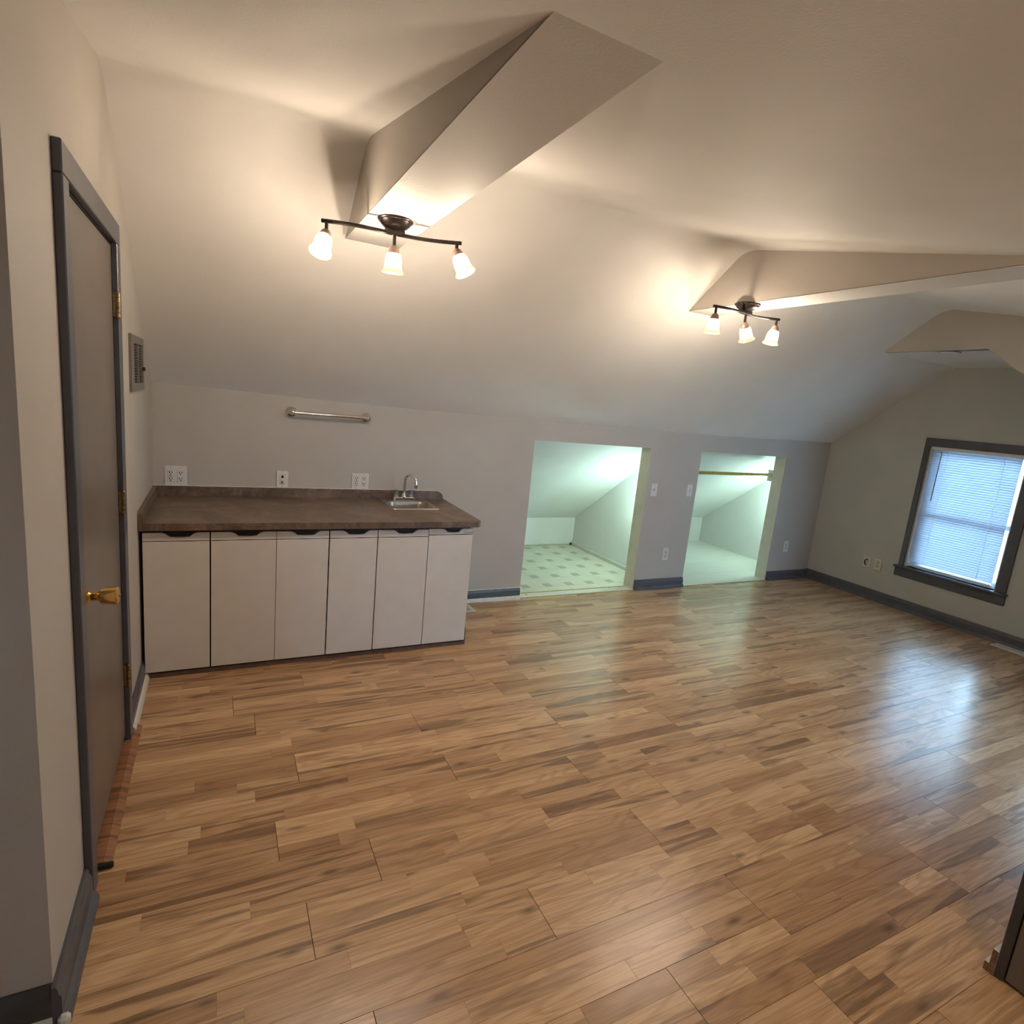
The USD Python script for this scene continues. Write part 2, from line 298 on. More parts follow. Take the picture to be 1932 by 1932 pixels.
def sheet(prof, xs, up, sag=False):
    """a ceiling slab: the inner profile (y, z) swept along xs, with thickness above"""
    prof = np.asarray(prof, float); n = len(prof); xs = np.asarray(xs, float); V = []
    for x in xs:
        s = np.interp(x, SAGX, SAGZ) if sag else 0.0
        z = prof[:, 1] + s * np.clip(1 + prof[:, 0] / 1.3, 0, 1)
        V.append(np.stack([np.full(n, x), prof[:, 0], z], 1)); V.append(np.stack([np.full(n, x), prof[:, 0] + up[0], z + up[1]], 1))
    V = np.vstack(V); F = []
    idx = lambda i, k, j: (2 * i + k) * n + j
    for i in range(len(xs) - 1):
        for j in range(n - 1):
            a, b, c, d = idx(i, 0, j), idx(i, 0, j + 1), idx(i + 1, 0, j + 1), idx(i + 1, 0, j); F += [[a, b, c], [a, c, d]]
            a, b, c, d = idx(i, 1, j), idx(i, 1, j + 1), idx(i + 1, 1, j + 1), idx(i + 1, 1, j); F += [[a, c, b], [a, d, c]]
        for j in (0, n - 1):
            a, b, c, d = idx(i, 0, j), idx(i, 1, j), idx(i + 1, 1, j), idx(i + 1, 0, j); F += [[a, b, c], [a, c, d]]
    for i in (0, len(xs) - 1):
        for j in range(n - 1):
            a, b, c, d = idx(i, 0, j), idx(i, 0, j + 1), idx(i, 1, j + 1), idx(i, 1, j); F += [[a, b, c], [a, c, d]]
    t = trimesh.Trimesh(V, F, process=False); trimesh.repair.fix_normals(t)
    return t

ceiling = xf('ceiling', kind='structure')
xs = sorted(set(SAGX.tolist() + [HALL - 0.1, 0.985, 1.265, 3.385, 3.62, CHEEK + 0.09, W + 0.1]))
main_xs = [x for x in xs if HALL - 0.11 <= x <= CHEEK + 0.1]
obj('sloped_ceiling', sheet(profile[:4], xs[:-1] + [W + 0.12], (0.05, 0.07), True), 'ceiling', ceiling, smooth=25)
obj('dormer_ceiling', sheet(profile[3:], main_xs, (0.0, 0.10), True), 'ceiling', ceiling, smooth=25)
# low end: slope, flat, and the matching slope on the near side
low = [(-1.10, BZ), (-1.55, BZ), (-1.965, BZ)]
near = [(-1.965, BZ), (-2.4, BZ - 0.435 * 0.737), (-3.12, 1.677)]
low_xs = [CHEEK + 0.05] + [x for x in xs if x > CHEEK + 0.1] + [W + 0.12]
obj('dropped_ceiling', sheet(low, low_xs, (0.04, 0.08), True), 'ceiling', ceiling, smooth=False)
obj('near_slope', sheet(near, [CHEEK + 0.05, W + 0.12], (-0.04, 0.08)), 'ceiling', ceiling, smooth=False)
# end face of the dormer, above the low ceiling
above = [(p[0], p[1] + 0.04) for p in profile if p[0] <= -0.9]
face = [(-1.17, BZ)] + [(-1.17, 2.60)] + [p for p in above if p[0] < -1.2] + [(FRONT - 0.1, 0.0), (-3.14, 0.0), (-3.12, 1.677), (-2.4, BZ - 0.435 * 0.737), (-1.965, BZ)]
obj('dormer_cheek', MB().prism(face, CHEEK, CHEEK + 0.09, 'x'), 'wall', ceiling, smooth=False)
# boxed beams: their undersides run level until the dormer ceiling comes down to them
for x0, x1 in ((0.985, 1.265), (3.385, 3.62)):
    prof = [(-1.13, BZ)] + [(-1.13, 2.66)] + [(p[0], p[1] + 0.03) for p in profile if -3.28 < p[0] < -1.25] + [(-3.285, BZ + 0.02), (-3.30, BZ)]
    b = obj('boxed_beam', MB().prism(prof, x0, x1, 'x'), 'wall', ceiling, smooth=False)
    obj('underside', MB().box(x0, x1, -3.345, -1.10, BZ - 0.002, BZ + 0.002), 'ceiling', b)
    obj('board_joint', MB().box(x0 + 0.001, x1 - 0.001, -1.612, -1.607, BZ - 0.0028, BZ + 0.004), 'faint', b)

# ------------------------------------------------------------------ walls
JD = 0.14                # thickness of the knee wall
OP1, OP2, OZ = (2.883, 4.206), (4.874, 6.181), 1.468
rect = lambda x0, x1, y0, y1: sg.box(x0, y0, x1, y1)
wb = rect(HALL - 0.1, W + 0.12, -0.05, 1.72).difference(rect(OP1[0], OP1[1], -1, OZ)).difference(rect(OP2[0], OP2[1], -1, OZ))
wall_back = xf('wall_back', kind='structure')
obj('knee_wall_panel', MB().prism(wb, 0.0, JD, 'y'), 'wall', wall_back, smooth=False)
for a, b in (OP1, OP2):   # painted boards lining each opening
    obj('jamb_board', MB().box(b - 0.003, b + 0.006, 0.0005, JD + 0.004, 0.0, OZ, 0.001), 'jamb', wall_back)
    obj('jamb_board', MB().box(a - 0.006, a + 0.003, 0.0005, JD + 0.004, 0.0, OZ, 0.001), 'jamb', wall_back)
    obj('head_board', MB().box(a, b, 0.0005, JD + 0.004, OZ - 0.003, OZ + 0.006, 0.001), 'jamb', wall_back)

DY0, DY1, DZT = -2.372, -1.497, 2.252        # door opening in the left wall
prof_top = [(p[0], p[1] + 0.03) for p in profile if p[0] > -2.84]
lw = sg.Polygon([(0.05, -0.05), (0.05, ZK + 0.05)] + prof_top + [(-2.85, dormer_z(-2.85) + 0.03), (-2.85, -0.05)]).buffer(0)
lw = lw.difference(rect(DY0, DY1, -1, DZT))
wall_left = obj('wall_left', MB().prism(lw, -0.12, 0.0, 'x'), 'wall', kind='structure', smooth=False)
hw = MB().prism([(HALL - 0.1, -0.05), (-0.0005, -0.05), (-0.0005, 2.66), (HALL - 0.1, 2.66)], -2.8505, -2.79, 'y')
obj('wall_hall', hw, 'wall', kind='structure', smooth=False)
obj('wall_stair', MB().box(HALL - 0.1, HALL, FRONT - 0.1, 0.05, -0.05, 2.95), 'hall', kind='structure', smooth=False)

GY0, GY1, GZ0 = -3.02, -2.62, 1.12                    # unseen second gable window, inferred from blue light, sized for its effect
WY0, WY1, WZ0, WZ1 = -1.915, -1.098, 0.468, 1.752     # window opening in the gable wall
gw = sg.Polygon([(0.05, -0.05), (0.05, ZK + 0.06), (-1.1, 2.60), (-2.05, 2.60), (-3.2, 1.72), (-3.2, -0.05)]).difference(rect(WY0, WY1, WZ0, WZ1)).difference(rect(GY0, GY1, GZ0, 1.60))
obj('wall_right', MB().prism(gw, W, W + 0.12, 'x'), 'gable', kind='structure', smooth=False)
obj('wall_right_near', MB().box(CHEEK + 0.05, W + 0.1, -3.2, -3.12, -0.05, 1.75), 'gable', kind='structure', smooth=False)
ADDED_WINDOWS = ((4.62, 5.46), (-1.14, -0.99))  # openings for two unseen windows added for their daylight
fw = rect(HALL - 0.1, CHEEK + 0.09, -0.05, 2.3)
for q0, q1 in ADDED_WINDOWS: fw = fw.difference(rect(q0, q1, 0.80, 1.95))
obj('wall_front', MB().prism(fw, FRONT - 0.12, FRONT, 'y'), 'wall', kind='structure', smooth=False)

# ------------------------------------------------------------------ floor: laminate strips, three to a board
rng = random.Random(11)
floor = xf('floor', kind='structure')
obj('subfloor', MB().box(HALL - 0.1, W + 0.12, FRONT - 0.12, JD, -0.08, -0.006), 'grout_dark', floor)
ROW = 0.2207; Y0 = -2.927
known = {0: 0.667, 1: 0.932, -1: 1.42, 2: 0.60, 3: 1.40}
strips = []
k0, k1 = math.floor((FRONT - Y0) / ROW), math.ceil((0 - Y0) / ROW)
for k in range(k0, k1):
    L = 1.40; start = known.get(k, rng.uniform(0, L))
    x = start - L * math.ceil((start - HALL) / L)
    while x < W:
        for s in range(3):
            ya = Y0 + k * ROW + s * ROW / 3; yb = ya + ROW / 3
            if yb > 0.0: yb = 0.0
            if ya >= -0.004: continue
            cuts = [x]; q = x + rng.choice([0.22, 0.34, 0.46, 0.6, 0.75, 1.4]) * rng.uniform(0.8, 1.2)
            while q < x + L - 0.18:
                cuts.append(q); q += rng.choice([0.34, 0.46, 0.6, 0.75]) * rng.uniform(0.85, 1.2)
            cuts.append(x + L)
            for i in range(len(cuts) - 1):
                xa, xb = max(cuts[i], HALL), min(cuts[i + 1], W)
                if xb - xa < 0.01: continue
                ea = 0.0009 if i == 0 else 0.0001; eb = 0.0009 if i == len(cuts) - 2 else 0.0001
                fa = 0.0005 if s == 0 else 0.0001; fb = 0.0005 if s == 2 else 0.0001
                u = rng.random(); light = u ** 0.8
                streak = rng.choice([0.1, 0.25, 0.4, 0.6, 0.9, 1.25]); light = light if streak < 0.8 else light * 0.7
                strips.append((xa + ea, xb - eb, ya + fa, yb - fb, (light, streak, rng.random())))
        x += L
def seen(s):
    P = np.array([(s[i], s[j], 0.0) for i, j in ((0, 2), (1, 2), (1, 3), (0, 3))])
    q = (VIEW @ (P - CAM).T).T
    if q[:, 2].min() < 0.2: return 0.0
    uv = np.clip(q[:, :2] / q[:, 2:] * FOCAL_PX + 966, 0, 1932); x, y = uv.T
    return 0.5 * abs(np.dot(x, np.roll(y, -1)) - np.dot(y, np.roll(x, -1)))
def hidden(s):    # under the cabinet
    return s[1] < 2.0 and s[2] > -0.8
strips.sort(key=lambda s: -seen(s) if not hidden(s) else 0)
def strip_mesh(s):
    xa, xb, ya, yb, t = s; b = 0.0004
    V = [(xa, ya, -0.006), (xb, ya, -0.006), (xb, yb, -0.006), (xa, yb, -0.006), (xa, ya, -b), (xb, ya, -b), (xb, yb, -b), (xa, yb, -b),
         (xa + b, ya + b, 0), (xb - b, ya + b, 0), (xb - b, yb - b, 0), (xa + b, yb - b, 0)]
    F = []
    for o in (0, 4):
        for i in range(4):
            j = (i + 1) % 4; F += [[o + i, o + j, o + 4 + j], [o + i, o + 4 + j, o + 4 + i]]
    F += [[8, 9, 10], [8, 10, 11]]
    return trimesh.Trimesh(V, F, process=False)
for s in strips[:300]:
    p = obj('floor_strip', strip_mesh(s), 'laminate', floor, smooth=False)
    set_tone(p, [s[4]] * 12)
rest = strips[300:]
p = obj('far_floor_strips', trimesh.util.concatenate([strip_mesh(s) for s in rest]), 'laminate', floor, kind='stuff', smooth=False)
set_tone(p, np.repeat([s[4] for s in rest], 12, axis=0))

# ------------------------------------------------------------------ the two closets under the eaves
CB, CLH = 1.80, 0.365        # back of the closets and the height of their low rear wall
def closet(x0, x1, name):
    c = xf(name, kind='structure')
    obj('rear_wall', MB().box(x0 - 0.06, x1 + 0.06, CB, CB + 0.06, -0.05, CLH + 0.08), 'closet', c)
    sl = [(JD - 0.02, 1.56), (CB + 0.06, CLH - 0.04), (CB + 0.06, CLH + 0.06), (JD - 0.02, 1.66)]
    obj('sloped_panel', MB().prism(sl, x0 - 0.06, x1 + 0.06, 'x'), 'closet', c)
    side = [(JD, -0.05), (CB + 0.06, -0.05), (CB + 0.06, CLH), (JD, 1.60)]
    obj('side_wall', MB().prism(side, x0 - 0.06, x0, 'x'), 'closet', c)
    obj('side_wall', MB().prism(side, x1, x1 + 0.06, 'x'), 'closet', c)
    return c
c1 = closet(2.30, 4.61, 'wall_closet')
obj('baseboard_strip', MB().box(4.575, 4.61, JD, CB, 0.0, 0.045, 0.006), 'white_shoe', c1)
obj('baseboard_strip', MB().box(2.30, 4.61, CB - 0.02, CB, 0.006, 0.022, 0.004), 'white_shoe', c1)
obj('corner_gap', MB().box(4.555, 4.60, CB - 0.045, CB - 0.018, 0.003, 0.03, 0.004), 'black', c1)
c2 = closet(4.70, W - 0.03, 'wall_closet')
f1 = xf('floor_closet', kind='structure')
obj('vinyl_sheet', MB().box(2.30, 4.61, 0.085, CB, -0.05, 0.004), 'vinyl', f1)
obj('sill_board', MB().box(OP1[0], OP1[1], -0.012, 0.08, -0.02, 0.012, 0.003), 'nailed_sill', f1)
obj('edge_strip', MB().box(OP1[0], OP1[1] - 0.03, 0.079, 0.091, 0.0, 0.018, 0.003), 'yellow_edge', f1, label='yellowed edge strip behind the white sill')
obj('edge_strip', MB().box(OP1[0], OP1[1], -0.019, -0.012, -0.002, 0.006, 0.002), 'yellow_edge', f1)
f2 = xf('floor_closet', kind='structure')
for ya, yb in ((-0.008, 0.352), (0.357, 0.80), (0.805, 1.25), (1.255, CB)):
    obj('floor_board', MB().box(4.70 if ya > JD else OP2[0], W - 0.03 if ya > JD else OP2[1], ya, yb, -0.05, 0.006, 0.002), 'painted_floor', f2)
obj('floor_board', MB().box(4.70, OP2[0], JD, 0.352, -0.05, 0.006), 'painted_floor', f2)
obj('floor_board', MB().box(OP2[1], W - 0.03, JD, 0.352, -0.05, 0.006), 'painted_floor', f2)
obj('edge_strip', MB().box(OP2[0], OP2[1], -0.016, -0.008, -0.002, 0.006, 0.002), 'yellow_edge', f2)

rod = xf('closet_rod', 'yellowish closet rod hanging across the far closet opening', 'closet rod', (5.6, 0.27, 1.22))
obj('pole', MB().tube([(4.70, 0.27, 1.21), (6.285, 0.27, 1.222)], 0.019, 16), 'rod', rod)
obj('socket', MB().lathe([(0.0, 0), (0.028, 0), (0.028, 0.012), (0.021, 0.03), (0.0, 0.03)], (6.30, 0.27, 1.222), (-1, 0, 0)).box(6.295, 6.31, 0.235, 0.305, 1.15, 1.285, 0.003), 'steel', rod, label='metal end socket and bracket')
obj('bracket_arm', MB().box(6.31, 6.33, 0.14, 0.29, 1.21, 1.24, 0.003), 'steel', rod)
for x, y0, lab in ((4.42, 0.26, 'fluorescent lamp fixed inside the closet beside the kitchenette'), (6.62, 0.26, 'fluorescent lamp fixed inside the closet nearest the window')):
    l = xf('closet_lamp', lab, 'lamp', (x, y0, 1.30))
    obj('base', MB().box(x - 0.06, x + 0.06, JD, JD + 0.04, 0.60, 1.14, 0.006), 'plate', l)
    obj('tube', MB().tube([(x, JD + 0.075, 0.63), (x, JD + 0.075, 1.11)], 0.02, 14), 'tube', l)
    obj('end_cap', MB().box(x - 0.03, x + 0.03, JD + 0.03, JD + 0.10, 1.11, 1.14, 0.004), 'plate', l)
    obj('end_cap', MB().box(x - 0.03, x + 0.03, JD + 0.03, JD + 0.10, 0.60, 0.63, 0.004), 'plate', l)

# ------------------------------------------------------------------ baseboards
def board_profile(h, t):      # (out, up): ogee-topped board
    return [(0, 0), (t, 0), (t, h * 0.72), (t * 0.72, h * 0.80), (t * 0.66, h * 0.92), (t * 0.4, h), (0, h)]
def shoe_profile(h, t, off):
    a = np.linspace(0, math.pi / 2, 6)
    return [(off, 0)] + [(off + t * math.cos(q), h * math.sin(q)) for q in a]
def run(parent, axis, out, wall, a, b, shoe='trim', board='trim', bh=0.105, bt=0.020, sh=0.034, st=0.018):
    f = lambda pts: [(wall + out * u, v) for u, v in pts]
    obj('board', MB().prism(f(board_profile(bh, bt)), a, b, axis), board, parent)
    obj('shoe_moulding', MB().prism(f(shoe_profile(sh, st, bt)), a, b, axis), shoe, parent)
# 'x' runs: polygon (y,z) ; 'y' runs: polygon (x,z)
bbk = xf('baseboard_back', kind='structure')
run(bbk, 'x', -1, 0.0, 2.03, OP1[0] - 0.004, 'white_shoe', 'trim_dark')
obj('caulk_bead', MB().box(2.03, OP1[0] - 0.004, -0.012, 0.0, 0.104, 0.111, 0.002), 'white_shoe', bbk, label='white caulk bead along the top edge')
run(bbk, 'x', -1, 0.0, OP1[1] + 0.012, OP2[0] - 0.003)
run(bbk, 'x', -1, 0.0, OP2[1] + 0.012, W)
bbr = xf('baseboard_right', kind='structure')
run(bbr, 'y', -1, W, -3.12, 0.0, bh=0.115)
bbl = xf('baseboard_left', kind='structure')
run(bbl, 'y', 1, 0.0, -1.418, -0.005, 'white_shoe')
run(bbl, 'y', 1, 0.0, -2.8705, -2.443, bh=0.125, bt=0.022)
obj('end_block', MB().box(0.0, 0.024, -1.432, -1.418, 0, 0.03), 'trim_dark', bbl)
bbh = xf('baseboard_hall', kind='structure')
run(bbh, 'x', -1, -2.85, HALL, 0.0, 'white_shoe', 'trim_dark', bh=0.125)
obj('corner_block', MB().box(0.012, 0.040, -2.888, -2.862, 0.0, 0.036, 0.008), 'white_shoe', bbh)

# ------------------------------------------------------------------ door in the left wall
d1 = xf('door_1', kind='structure', loc=(0, (DY0 + DY1) / 2, 0))
CT = 0.024
cas = MB().box(0.0, CT, -2.440, DY0 + 0.006, 0.0, DZT - 0.007, 0.003)
obj('casing', cas, 'trim', d1)
obj('casing', MB().box(0.0, CT, DY1 - 0.006, -1.428, 0.0, DZT - 0.007, 0.003), 'trim', d1)
obj('casing', MB().box(0.0, CT, -2.440, -1.428, DZT - 0.006, 2.33, 0.003), 'trim', d1)
obj('jamb', MB().box(-0.12, 0.001, DY0 - 0.001, DY0 + 0.012, 0, DZT).box(-0.12, 0.001, DY1 - 0.012, DY1 + 0.001, 0, DZT).box(-0.12, 0.001, DY0, DY1, DZT - 0.012, DZT + 0.001), 'trim_dark', d1)
slab = obj('slab', MB().box(-0.040, 0.003, DY0 + 0.017, DY1 - 0.017, 0.055, DZT - 0.017, 0.003), 'door', d1)
KY, KZ = -2.288, 1.012
knob = [(0.0, 0), (0.036, 0), (0.036, 0.004), (0.031, 0.009), (0.018, 0.014), (0.0145, 0.020), (0.0145, 0.038), (0.018, 0.043), (0.027, 0.048), (0.0275, 0.056), (0.0305, 0.088), (0.029, 0.094), (0.020, 0.097), (0.0, 0.097)]
kb = obj('knob', MB().lathe(knob, (0.003, KY, KZ), (1, 0, 0), 36), 'brass', d1, label='polished brass door knob')
obj('keyhole_button', MB().lathe([(0, 0), (0.006, 0), (0.005, 0.004), (0, 0.004)], (0.100, KY, KZ), (1, 0, 0), 14), 'old_brass', kb)
for z0, z1 in ((1.955, 2.055), (1.126, 1.222), (0.303, 0.405)):
    h = MB(); n = 5; hh = (z1 - z0) / n
    for i in range(n):
        h.lathe([(0, 0.001), (0.0085, 0.001), (0.0085, hh - 0.001), (0, hh - 0.001)], (0.022, DY1 - 0.014, z0 + i * hh), (0, 0, 1), 12)
    h.lathe([(0, -0.008), (0.006, -0.006), (0.0085, 0), (0, 0)], (0.022, DY1 - 0.014, z0), (0, 0, 1), 12)
    h.lathe([(0, 0), (0.0085, 0), (0.006, 0.006), (0, 0.008)], (0.022, DY1 - 0.014, z1), (0, 0, 1), 12)
    h.box(0.004, 0.020, DY1 - 0.0145, DY1 - 0.0135, z0 + 0.002, z1 - 0.002)
    obj('hinge', h, 'old_brass', d1)
th = obj('threshold', MB().prism([(-0.12, 0), (0.055, 0), (0.055, 0.006), (0.03, 0.020), (-0.12, 0.020)], -2.30, -1.36, 'y'), 'threshold', d1, smooth=False, label='reddish oak threshold under the door')
set_tone(th, np.repeat([[0.5, 0.9, 0.3]], len(UsdGeom.Mesh(th).GetPointsAttr().Get()), axis=0))
obj('threshold_end', MB().box(0.006, 0.062, -2.318, -2.302, 0.0, 0.022, 0.004), 'black', d1, label='black end strip of the threshold')

# ------------------------------------------------------------------ partition corner with a grey door at the right edge
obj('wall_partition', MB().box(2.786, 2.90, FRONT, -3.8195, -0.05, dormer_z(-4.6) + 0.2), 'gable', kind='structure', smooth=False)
d2 = xf('door_2', kind='structure', loc=(2.77, -4.3, 0))
obj('casing', MB().box(2.760, 2.787, -3.846, -3.8185, 0.004, 2.15, 0.003), 'trim_dark', d2)
obj('slab', MB().box(2.764, 2.785, -4.65, -3.849, 0.012, 2.10, 0.003), 'door', d2)
obj('casing', MB().box(2.760, 2.787, -4.72, -4.652, 0.004, 2.15, 0.003), 'trim_dark', d2)
bbp = xf('baseboard_partition', kind='structure')
for nm, ya, yb, z in (('board', -3.8195, -3.802, 0.094), ('shoe_moulding', -3.802, -3.789, 0.034)):
    q = obj(nm, MB().box(2.760, 2.90, ya, yb, 0.0, z, 0.001), 'white_shoe', bbp)
    obj('cut_end', MB().box(2.7585, 2.7605, ya + 0.0005, yb - 0.0005, 0.001, z - 0.002), 'raw_wood', q, label='unpainted sawn end')

# ------------------------------------------------------------------ window in the gable wall, and its blind
w1 = xf('window_1', kind='structure', loc=(W, -1.5, 1.1))
cw = 0.020
obj('casing', MB().box(W - cw, W, -1.036, WY1 + 0.012, WZ0, WZ1 - 0.005, 0.003), 'trim', w1)
obj('casing', MB().box(W - cw, W, -2.005, WY0 - 0.004, WZ0, WZ1 - 0.005, 0.003), 'trim', w1)
obj('casing', MB().box(W - cw, W, -2.005, -1.036, WZ1 - 0.004, 1.830, 0.003), 'trim', w1)
obj('stool', MB().box(W - 0.055, W + 0.09, -2.022, -1.006, WZ0 - 0.022, WZ0, 0.005), 'trim', w1)
obj('apron', MB().box(W - 0.018, W, -2.012, -1.010, 0.352, WZ0 - 0.020, 0.004), 'trim', w1)
xi = W + 0.085
obj('jamb_liner', MB().box(W, W + 0.12, WY0 - 0.004, WY0 + 0.010, WZ0, WZ1).box(W, W + 0.12, WY1 - 0.010, WY1 + 0.004, WZ0, WZ1).box(W, W + 0.12, WY0, WY1, WZ1 - 0.010, WZ1 + 0.004).box(W + 0.06, W + 0.12, WY0, WY1, WZ0 - 0.004, WZ0 + 0.012), 'sash', w1)
mid = 1.06
for z0, z1, xo in ((mid - 0.02, WZ1 - 0.01, 0.022), (WZ0 + 0.012, mid + 0.02, 0.0)):
    ya, yb = WY0 + 0.010, WY1 - 0.010; x = xi + xo
    sash = obj('sash', MB().box(x, x + 0.02, ya, ya + 0.022, z0, z1, 0.003).box(x, x + 0.02, yb - 0.075, yb, z0, z1, 0.003).box(x, x + 0.02, ya, yb, z0, z0 + 0.045, 0.003).box(x, x + 0.02, ya, yb, z1 - 0.045, z1, 0.003), 'sash', w1)
    obj('pane', MB().box(x + 0.009, x + 0.012, ya + 0.015, yb - 0.07, z0 + 0.04, z1 - 0.04), 'pane', sash)
for i, (q0, q1) in enumerate(ADDED_WINDOWS):  # unseen front windows, added to bring cool daylight to ceiling and hall
    w2 = xf(f'window_{(2, 4)[i]}', kind='structure', loc=((q0 + q1) / 2, FRONT, 1.4))
    obj('casing', MB().box(q0 - 0.08, q0, FRONT, FRONT + 0.02, 0.80, 2.03, 0.003), 'trim', w2)
    obj('casing', MB().box(q1, q1 + 0.08, FRONT, FRONT + 0.02, 0.80, 2.03, 0.003), 'trim', w2)
    obj('casing', MB().box(q0 - 0.08, q1 + 0.08, FRONT, FRONT + 0.021, 1.95, 2.03, 0.003), 'trim', w2)
    obj('stool', MB().box(q0 - 0.10, q1 + 0.10, FRONT - 0.06, FRONT + 0.05, 0.77, 0.80, 0.004), 'trim', w2)
    sash = obj('sash', MB().box(q0, q0 + 0.04, FRONT - 0.08, FRONT - 0.05, 0.80, 1.95).box(q1 - 0.04, q1, FRONT - 0.08, FRONT - 0.05, 0.80, 1.95).box(q0, q1, FRONT - 0.08, FRONT - 0.05, 1.91, 1.95).box(q0, q1, FRONT - 0.08, FRONT - 0.05, 0.80, 0.84).box(q0, q1, FRONT - 0.08, FRONT - 0.05, 1.355, 1.395), 'sash', w2)
    obj('pane', MB().box(q0 + 0.03, q1 - 0.03, FRONT - 0.067, FRONT - 0.063, 0.83, 1.92), 'pane', sash)
w3 = xf('window_3', kind='structure', loc=(W, (GY0 + GY1) / 2, 1.0))
for ya, yb, za, zb_ in ((GY0 - 0.09, GY0, GZ0, 1.60), (GY1, GY1 + 0.09, GZ0, 1.60), (GY0 - 0.09, GY1 + 0.09, 1.60, 1.68)):
    obj('casing', MB().box(W - 0.02, W, ya, yb, za, zb_, 0.004), 'trim', w3)
obj('stool', MB().box(W - 0.055, W + 0.09, GY0 - 0.10, GY1 + 0.09, GZ0 - 0.022, GZ0, 0.005), 'trim', w3)
obj('apron', MB().box(W - 0.018, W, GY0 - 0.09, GY1 + 0.09, GZ0 - 0.11, GZ0 - 0.022, 0.004), 'trim', w3)
xg = W + 0.09
sash = obj('sash', MB().box(xg, xg + 0.025, GY0, GY0 + 0.03, GZ0, 1.60).box(xg, xg + 0.025, GY1 - 0.03, GY1, GZ0, 1.60).box(xg, xg + 0.025, GY0, GY1, GZ0, GZ0 + 0.04).box(xg, xg + 0.025, GY0, GY1, 1.56, 1.60).box(xg, xg + 0.025, GY0, GY1, 1.36, 1.39), 'sash', w3)
obj('pane', MB().box(xg + 0.010, xg + 0.013, GY0 + 0.02, GY1 - 0.02, GZ0 + 0.03, 1.57), 'pane', sash)
obj('ground', MB().box(-40, 45, -40, 40, -3.4, -3.2), 'ground', kind='structure')

bl = xf('window_blind', 'white slatted blind lowered inside the charcoal framed window', 'window blind', (W, -1.485, 1.73))
by0, by1, bx = -1.868, -1.106, W + 0.018
obj('headrail', MB().box(bx - 0.022, bx + 0.022, by0 - 0.03, by1 + 0.002, 1.715, 1.750, 0.003), 'sash', bl)
pitch, z = 0.0236, 1.700
a = math.radians(62); hw_ = 0.0150
while z > 0.535:
    arc = []
    for t in np.linspace(-1, 1, 6):
        u = t * hw_; bow = 0.0022 * (1 - t * t)
        arc.append((bx + u * math.cos(a) + bow * math.sin(a), z + u * math.sin(a) - bow * math.cos(a)))
    nrm = np.array([math.sin(a), -math.cos(a)]) * 0.0005
    poly = [tuple(np.array(q) + nrm) for q in arc] + [tuple(np.array(q) - nrm) for q in arc[::-1]]
    obj('slat', MB().prism(poly, by0, by1, 'y'), 'slat', bl, smooth=40)
    z -= pitch
obj('bottom_rail', MB().box(bx - 0.013, bx + 0.013, by0, by1, 0.484, 0.506, 0.004), 'sash', bl)
for i in range(2):
    obj('slat', MB().box(bx - 0.013, bx + 0.013, by0, by1, 0.511 + i * 0.008, 0.5125 + i * 0.008), 'slat', bl)
for y in (-1.258, -1.742):
    obj('ladder_cord', MB().tube([(bx - 0.0155, y, 1.715), (bx - 0.0155, y, 0.506)], 0.0016, 6).tube([(bx + 0.0155, y, 1.715), (bx + 0.0155, y, 0.506)], 0.0016, 6), 'plate', bl)
obj('tilt_wand', MB().tube([(bx - 0.026, -1.205, 1.705), (bx - 0.030, -1.204, 1.195)], 0.0042, 8), 'vent', bl, label='dark tilt wand')

# ------------------------------------------------------------------ base cabinet, worktop, sink, tap
YF = -0.845
cb = xf('base_cabinet', 'long white base cabinet with six plain doors under brown worktop', 'cabinet', (1.0, YF / 2, 0))
body = MB().box(0.030, 0.046, YF + 0.022, -0.022, 0.030, 0.875).box(1.959, 1.975, YF + 0.022, -0.022, 0.030, 0.875).box(0.03, 1.975, YF + 0.022, -0.022, 0.030, 0.046).box(0.03, 1.975, -0.036, -0.022, 0.03, 0.875)
obj('body', body, 'cabinet', cb)
obj('shadow_board', MB().box(0.028, 1.982, YF + 0.0205, YF + 0.024, 0.029, 0.884), 'cab_dark', cb)
obj('plinth', MB().box(0.035, 1.990, YF + 0.010, -0.04, 0.0, 0.0285, 0.002), 'plinth', cb, label='dark brown strip under the doors')
obj('end_strip', MB().box(1.990, 2.006, YF + 0.010, YF + 0.050, 0.0, 0.130, 0.003), 'plinth', cb, label='brown corner strip at the end of the plinth')
dx = [0.018, 0.351, 0.7065, 1.016, 1.3215, 1.669, 1.993]
gap = [0.0, 0.0035, 0.0012, 0.0035, 0.0030, 0.0022, 0.0]
